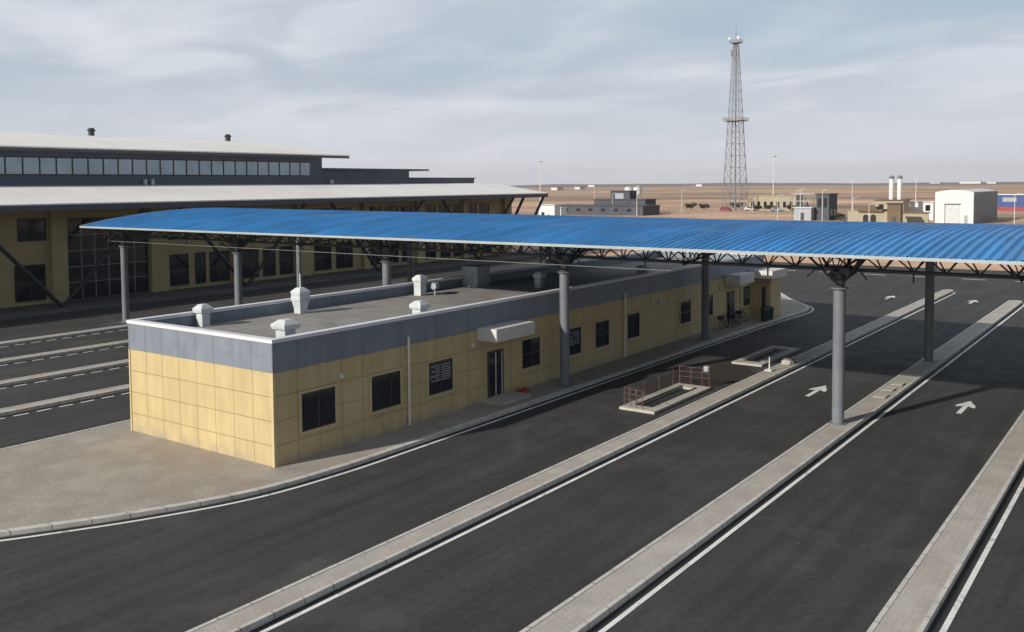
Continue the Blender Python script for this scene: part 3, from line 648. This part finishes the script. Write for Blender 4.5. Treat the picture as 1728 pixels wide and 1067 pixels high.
for x0 in (-39.9, -37.4): bg_opening(o, "window", 'y', x0, x0 + 1.2, 3.0, 4.6, 240, GLASSD)
G_ = thing("gate_house", "yellow gatehouse with a brown eave and two dark arched openings", "gatehouse", (-36.5, 218, 0))
MB().box(-41.8, -31.4, 218, 222, -.05, 3.3).build("wall", BGYEL, G_)
MB().box(-39.2, -33.2, 217.2, 222.4, 3.302, 3.8).box(-38.0, -34.6, 217.4, 222.2, 3.802, 4.5).build("roof", BGBROWN, G_)
for x in (-38.0, -36.2):
    a = [(x + .65 + .65 * math.cos(t * math.pi / 8), 1.9 + .65 * math.sin(t * math.pi / 8)) for t in range(9)]
    MB().loft([[(x, y, 0), (x + 1.3, y, 0)] + [(p, y, z) for p, z in a] for y in (217.9, 217.998)]).build("arch_opening", PIT, G_)
o = bg_box("yellow_barracks", "long pale yellow single storey block right of the lattice tower", "building", -109.6, -90.9, 322.4, 330, 5.6, BGYEL, BGYEL)
for i in range(7): bg_opening(o, "window", 'y', -108.3 + i * 2.5, -107.2 + i * 2.5, 1.2, 3.4, 322.4, GLASSD)
o = bg_box("slate_blockhouse", "dark blue-grey two storey block beside the steel portal frames", "building", -57.0, -53.4, 240.5, 248, 7.2, BGDARK, BGDARK)
for i in range(2): bg_opening(o, "window", 'y', -56.5 + i * 1.6, -55.6 + i * 1.6, 3.6, 6.2, 240.5, GLASSD); bg_opening(o, "window", 'x', 242 + i * 3, 243.4 + i * 3, 1.2, 3.0, -53.4, VENTD)
o = bg_box("low_shed", "low grey shed in front of the dark blue-grey block", "shed", -62.5, -57.6, 238, 243, 3.4, VENTD, VENT); bg_opening(o, "door", 'y', -60.6, -59.6, 0, 2.1, 238, FRAME)
pf = thing("portal_frame", "steel portal frame yard of thin pale posts and beams left of the dark block", "steel frame", (-61, 246, 0))
for x in (-65, -62.4, -59.8):
    MB().tube((x, 247, -.05), (x, 247, 7.4), .14, 6).build("post", TRUSSL, pf)
    MB().tube((x, 243.5, -.05), (x, 243.5, 7.4), .14, 6).build("post", TRUSSL, pf)
MB().box(-65.2, -59.6, 243.3, 243.7, 7.2, 7.5).box(-65.2, -59.6, 246.8, 247.2, 7.2, 7.5).box(-65.2, -59.6, 243.3, 243.6, 5.2, 5.4).build("beam", VENTD, pf)
for x in (-63.7, -61.1): MB().tube((x, 245.2, 0), (x, 245.2, 4.2), .8, 10).tube((x, 245.2, 4.2), (x, 245.2, 5.3), .2, 8).build("transformer", BGDARK, pf)
o = bg_box("flat_warehouse", "long dark low warehouse left of the tall white lamp post", "warehouse", -156, -119, 254.2, 266.5, 3.0, BGDARK, BGDARK); 
for i in range(6): bg_opening(o, "window", 'y', -150 + i * 5, -148.4 + i * 5, 1.2, 2.2, 254.2, GLASSD)
o = bg_box("upper_warehouse", "dark two storey warehouse rising behind the long low one", "warehouse", -146, -125.3, 268, 276, 4.9, BGDARK, BGDARK)
MB().box(-139.5, -131.8, 268.6, 274, 5.16, 8.0).build("rooftop_room", BGDARK, o); MB().box(-139.8, -131.5, 268.3, 274.3, 8.002, 8.2).build("rooftop_roof", FRAME, o); MB().box(-137.6, -134.2, 268.5, 268.598, 5.3, 7.2).build("window", VENTD, o)
tk = thing("water_tank", "round white twin water tank on legs behind the dark warehouses", "water tank", (-141.5, 289, 0))
for x in (-143.3, -139.6):
    MB().tube((x, 289, 6.6), (x, 289, 9.2), 1.55, 16).build("drum", BGWHITE, tk); MB().tube((x, 289, 9.2), (x, 289, 9.7), 1.55, 16, .3).build("cone_roof", VENTD, tk)
    for a in range(4): MB().tube((x + math.cos(a * 1.57 + .8), 289 + math.sin(a * 1.57 + .8), -.05), (x + math.cos(a * 1.57 + .8), 289 + math.sin(a * 1.57 + .8), 6.6), .12, 6).build("leg", VENTD, tk)
for i, (x0, x1, y, h_, lb) in enumerate(((-124, -118.5, 200, 4.6, "white flat roofed cabin seen through the struts of the terminal roof corner"), (-131, -126, 215, 3.4, "pale low cabin right of the terminal roof corner"))):
    o = bg_box("site_cabin", lb, "cabin", x0, x1, y, y + 3, h_, BGWHITE, VENT); bg_opening(o, "window", 'y', x0 + 1, x0 + 2, 1.4, 2.6, y, GLASSD); bg_opening(o, "door", 'y', x0 + 3, x0 + 3.9, 0, 2.1, y, VENTD)
def strip_shed(x0, y, label):
    o = thing("striped_shed", label, "shed", (x0, y, 0), "blue and red sheds at the right edge")
    MB().box(x0, x0 + 9.4, y, y + 8, 1.4, 5.6).build("wall", BGBLUE, o); MB().box(x0, x0 + 9.4, y - .05, y + 8.05, -.05, 1.398).build("red_plinth", BGRED, o)
    MB().box(x0 + 1.6, x0 + 6.0, y - .08, y - .004, 3.2, 4.7).build("window", VENTD, o); MB().box(x0 - .3, x0 + 9.7, y - .3, y + 8.3, 5.602, 5.9).build("roof", BGWHITE, o)
strip_shed(-27.3, 350, "blue shed with red plinth just right of the white hangar")
strip_shed(-15.8, 352, "blue shed with red plinth at the right edge of the view")
for i, (x, y, w, h_) in enumerate(((-552, 3180, 60, 9), (-640, 3180, 30, 6), (-470, 3150, 25, 7), (-861, 1322, 12, 4), (-925, 1500, 12, 4), (-300, 3000, 30, 7), (-1500, 2500, 22, 6), (-1180, 2600, 20, 6))):
    lb = ("largest white building on the horizon above the white hangar", "small white building on the horizon left of the largest one", "small white building on the horizon right of the largest one",
          "small white house near the horizon right of the terminal roof", "second pale house near the horizon beside the first small one", "pale building on the horizon at the far right", "pale building on the horizon above the dark warehouses", "pale building on the horizon left of the lattice tower")[i]
    o = thing("distant_building", lb, "building", (x, y, 0), "pale buildings on the horizon")
    MB().box(x, x + w, y, y + 20, -.05, h_).build("wall", BGWHITE, o); MB().prism([(x - 1, y - 1), (x + w + 1, y - 1), (x + w + 1, y + 21), (x - 1, y + 21)], h_ + .01, h_ + 1).build("roof", VENTD, o)
# lattice tower
tx, ty = -112.2, 316.0
TW = thing("lattice_tower", "tall steel lattice mast with two platforms rising above the desert", "tower", (tx, ty, 0))
def hw(z): return 3.9 - 1.75 * (z / 34) ** .85 if z < 34 else 2.15 - 1.4 * (z - 34) / 30
lv = [0, 6, 11.5, 16.5, 21, 25.5, 30, 34, 38, 42, 45.5, 49, 52, 55, 58, 61, 64]
for sx_, sy_ in ((1, 1), (1, -1), (-1, -1), (-1, 1)):
    m_ = MB()
    for a, b in zip(lv, lv[1:]): m_.tube((tx + sx_ * hw(a), ty + sy_ * hw(a), a), (tx + sx_ * hw(b), ty + sy_ * hw(b), b), .17 if a < 34 else .12, 6)
    m_.build("leg", TOWERM, TW)
cr = [(1, 1), (1, -1), (-1, -1), (-1, 1)]
m_ = MB(); m2 = MB()
for i, (a, b) in enumerate(zip(lv, lv[1:])):
    q = m_; rr = .07 if a < 34 else .06
    for k in range(4):
        p, s = cr[k], cr[(k + 1) % 4]; A = lambda c_, z: (tx + c_[0] * hw(z), ty + c_[1] * hw(z), z)
        q.tube(A(p, a), A(s, b), rr, 5).tube(A(s, a), A(p, b), rr, 5).tube(A(p, b), A(s, b), rr, 5)
m_.build("bracing", TOWERM, TW)
MB().tube((tx, ty, 0), (tx, ty, 64), .32, 8).build("cable_ladder", TOWERM, TW)
for z, w in ((34.0, 3.7), (63.4, 1.9)):
    o = MB().box(tx - w, tx + w, ty - w, ty + w, z, z + .25).build("platform", TOWERR if z < 50 else TOWERM, TW); m_ = MB()
    for k in range(4):
        p, s = cr[k], cr[(k + 1) % 4]
        for zz in (.7, 1.25): m_.tube((tx + p[0] * w, ty + p[1] * w, z + zz), (tx + s[0] * w, ty + s[1] * w, z + zz), .07, 5)
        m_.tube((tx + p[0] * w, ty + p[1] * w, z + .25), (tx + p[0] * w, ty + p[1] * w, z + 1.3), .07, 5)
    m_.build("railing", TOWERR if z < 50 else TOWERM, o)
for x, z in ((-1.9, 65.0), (1.5, 65.2)): MB().tube((tx + x, ty - 1.4, z), (tx + x, ty - 1.8, z), .3, 12, .55).build("dish_antenna", VENT, TW)
for dx_, dy_ in ((-1.3, -1.3), (1.3, -1.3), (0, 1.4)): MB().box(tx + dx_ - .2, tx + dx_ + .2, ty + dy_ - .2, ty + dy_ + .2, 58.6, 61).build("antenna_panel", TOWERM, TW)
MB().tube((tx, ty, 63.6), (tx, ty, 71.5), .12, 6, .05).build("lightning_rod", TOWERM, TW)
# lamp posts
def lamp(loc, hgt, label, kind="arm", m=None):
    x, y, z = loc; m = m or BGWHITE
    o = thing("lamp_post", label, "lamp post", loc, "lamp posts beyond the canopy")
    r = max(.09, hgt * .012)
    MB().tube((x, y, -.05), (x, y, hgt), r, 8, r * .6).build("pole", m, o)
    if kind == "mast":
        MB().tube((x, y, hgt - .1), (x, y, hgt + .15), .9, 10).build("ring", m, o)
        for k in range(5): a = k * 2 * math.pi / 5; MB().box(x + 1.1 * math.cos(a) - .3, x + 1.1 * math.cos(a) + .3, y + 1.1 * math.sin(a) - .3, y + 1.1 * math.sin(a) + .3, hgt - .5, hgt - .12).build("floodlight", VENTD, o)
    else:
        MB().tube((x, y, hgt - .05), (x + 1.1, y - .4, hgt + .25), .05, 6).build("arm", m, o); MB().box(x + 1.0, x + 1.7, y - .75, y - .4, hgt + .2, hgt + .34).build("lamp_head", VENTD, o)
for x, y, h_, k, lb in ((-249.2, 385.7, 22.8, "mast", "tall floodlight mast right of the terminal roof against the sky"), (-116.4, 368, 22.0, "mast", "tall floodlight mast just right of the lattice tower"),
    (-120.6, 253.1, 9.8, "arm", "white lamp post in front of the dark warehouses"), (-100.1, 303, 5.8, "arm", "short white lamp post at the foot of the lattice tower"),
    (-57.9, 212.5, 7.3, "arm", "white lamp post in front of the long yellow block"), (-52.9, 215, 8.8, "arm", "white lamp post left of the steel portal frames"),
    (-48, 217.4, 8.5, "arm", "white lamp post in front of the dark blue-grey block"), (-31.9, 200.4, 5.5, "arm", "short lamp post in front of the arched gatehouse"),
    (-46.2, 310.9, 11.9, "arm", "thin lamp post behind the white shed"), (-4.3, 217.7, 7.6, "arm", "lamp post at the right edge in front of the blue sheds"),
    (-165, 300, 9.5, "arm", "lamp post behind the left end of the dark warehouse"), (-64, 300, 11, "arm", "lamp post on the open ground behind the gatehouse")): lamp((x, y, 0), h_, lb, k)
# shrubs
def shrub(loc, w, h_, label, seed):
    rnd = random.Random(seed); x, y, _ = loc
    o = thing("shrub", label, "shrub", loc, "dark shrubs on the open ground")
    s = MB()
    for i in range(5): a = rnd.uniform(0, 6.28); s.tube((x + .2 * math.cos(a), y + .2 * math.sin(a), -.05), (x + w * .28 * math.cos(a), y + w * .28 * math.sin(a), h_ * .6), .07, 5, .03)
    s.build("trunk", BARK, o); l = MB()
    cl_ = [(rnd.uniform(-.38, .38) * w, rnd.uniform(-.3, .3) * w, rnd.uniform(.35, .8) * h_, rnd.uniform(.14, .24)) for _ in range(9)]
    for i in range(520):
        c_ = rnd.choice(cl_); d_ = Vector((rnd.gauss(0, 1), rnd.gauss(0, 1), rnd.gauss(0, .8))) * c_[3] * .55
        p = Vector((x + c_[0], y + c_[1], max(.1, c_[2]))) + Vector((d_.x * w, d_.y * w, d_.z * h_)); p.z = max(.05, p.z)
        a = Vector((rnd.gauss(0, 1), rnd.gauss(0, 1), rnd.gauss(0, 1))).normalized() * .30; b = a.cross(Vector((rnd.random(), rnd.random(), rnd.random()))).normalized() * .22
        l.add([p - a, p + b, p + a, p - b], [(0, 1, 2, 3)])
    l.build("crown", FOLI, o)
for i, (x, y, w, h_, lb) in enumerate(((-133.5, 323, 4.5, 2.8, "dark shrub left of the lattice tower, left of the pair"), (-128.8, 325, 4.2, 2.4, "dark shrub left of the lattice tower, right of the pair"), (-119.5, 335, 5, 3, "dark shrub just behind the foot of the lattice tower"),
    (-104, 316, 4, 2.4, "dark shrub in front of the left end of the long yellow block"), (-98.5, 318, 5, 2.7, "dark shrub in front of the middle of the long yellow block"), (-51, 243, 3.5, 2.0, "dark shrub right of the dark blue-grey block"), (-48, 250, 5, 1.8, "low shrub left of the arched gatehouse"), (-92, 321, 4, 2.3, "dark shrub before the right end of the long yellow block"))):
    shrub((x, y, 0), w, h_, lb, i + 3)
def jpost(a, b, label):
    o = thing("wire_fence", label, "fence", (*a, 0), "wire fences on the open ground"); n = int((Vector(b) - Vector(a)).length / 4); A, B_ = Vector(a), Vector(b)
    for i in range(n + 1): p = A.lerp(B_, i / n); MB().tube((p.x, p.y, -.05), (p.x, p.y, 2.0), .06, 5).build("post", TRUSSL, o)
    m_ = MB()
    for z in (.5, 1.0, 1.5, 1.95): m_.tube((A.x, A.y, z), (B_.x, B_.y, z), .02, 4)
    m_.build("wires", TRUSSL, o)
jpost((-118, 272), (-66, 250), "wire fence running from the dark warehouse towards the portal frames")
jpost((-52, 262), (-44, 232), "wire fence between the dark block and the arched gatehouse")

# ------------------------------------------------------------------ air
hz = MB().box(-7000, 7000, -7000, 7000, -1.2, 95).build("haze", ASPHALT, kind="stuff")
hm_ = bpy.data.materials.new("haze_air"); hm_.use_nodes = True; hn = hm_.node_tree; hn.nodes.clear()
ho = hn.nodes.new("ShaderNodeOutputMaterial"); hv = hn.nodes.new("ShaderNodeVolumePrincipled")
hv.inputs["Color"].default_value = (0.97, 0.98, 1, 1); hv.inputs["Density"].default_value = 0.00008; hv.inputs["Anisotropy"].default_value = 0.2
hn.links.new(hv.outputs[0], ho.inputs["Volume"]); hz.data.materials.clear(); hz.data.materials.append(hm_)

# more small things along the far ground
# small vehicles parked on the open ground (far off, a few pixels each)
def car(loc, rot, paint, label):
    o = thing("parked_car", label, "car", loc, "vehicles parked on the open ground")
    b = MB(); pr = [(-2.2, .35), (2.15, .35), (2.2, .75), (1.3, .95), (.75, 1.45), (-1.5, 1.48), (-2.15, .98)]
    n = len(pr); vs = [(loc[0] + x, loc[1] + y, z) for y in (-.85, .85) for x, z in pr]
    b.add(vs, [tuple(range(n)), tuple(range(2 * n - 1, n - 1, -1))] + [(i, (i + 1) % n, n + (i + 1) % n, n + i) for i in range(n)]); b.build("body", paint, o)
    w = MB(); w.loft([[(loc[0] + x, loc[1] + y, z) for x, z in ((-1.4, 1.02), (.95, 1.02), (.65, 1.38), (-1.35, 1.4))] for y in (-.87, .87)]); w.build("window", GLASSD, o)
    for x in (-1.4, 1.4):
        for y in (-.8, .8): MB().tube((loc[0] + x, loc[1] + y - .1, .32), (loc[0] + x, loc[1] + y + .1, .32), .33, 12).build("wheel", RUBBER, o)
    o.rotation_euler = (0, 0, rot)
car((-107, 318.5, 0), .2, BGWHITE, "white car parked beside the foot of the lattice tower")
car((-113, 309, 0), -.3, BGRED, "dark red car parked in front of the lattice tower")
car((-95, 314, 0), .1, VENTD, "grey car parked before the long yellow block")
car((-45, 232, 0), 1.2, BGDARK, "dark car parked left of the arched gatehouse")
for x, y, h_, lb in ((-135, 262, 7, "thin lamp post in front of the dark box on the warehouse roof"), (-122, 290, 8, "thin lamp post between the dark warehouses and the lattice tower"), (-70, 262, 8, "thin lamp post behind the low grey shed"), (-42.5, 225, 6.5, "thin lamp post left of the arched gatehouse")): lamp((x, y, 0), h_, lb)
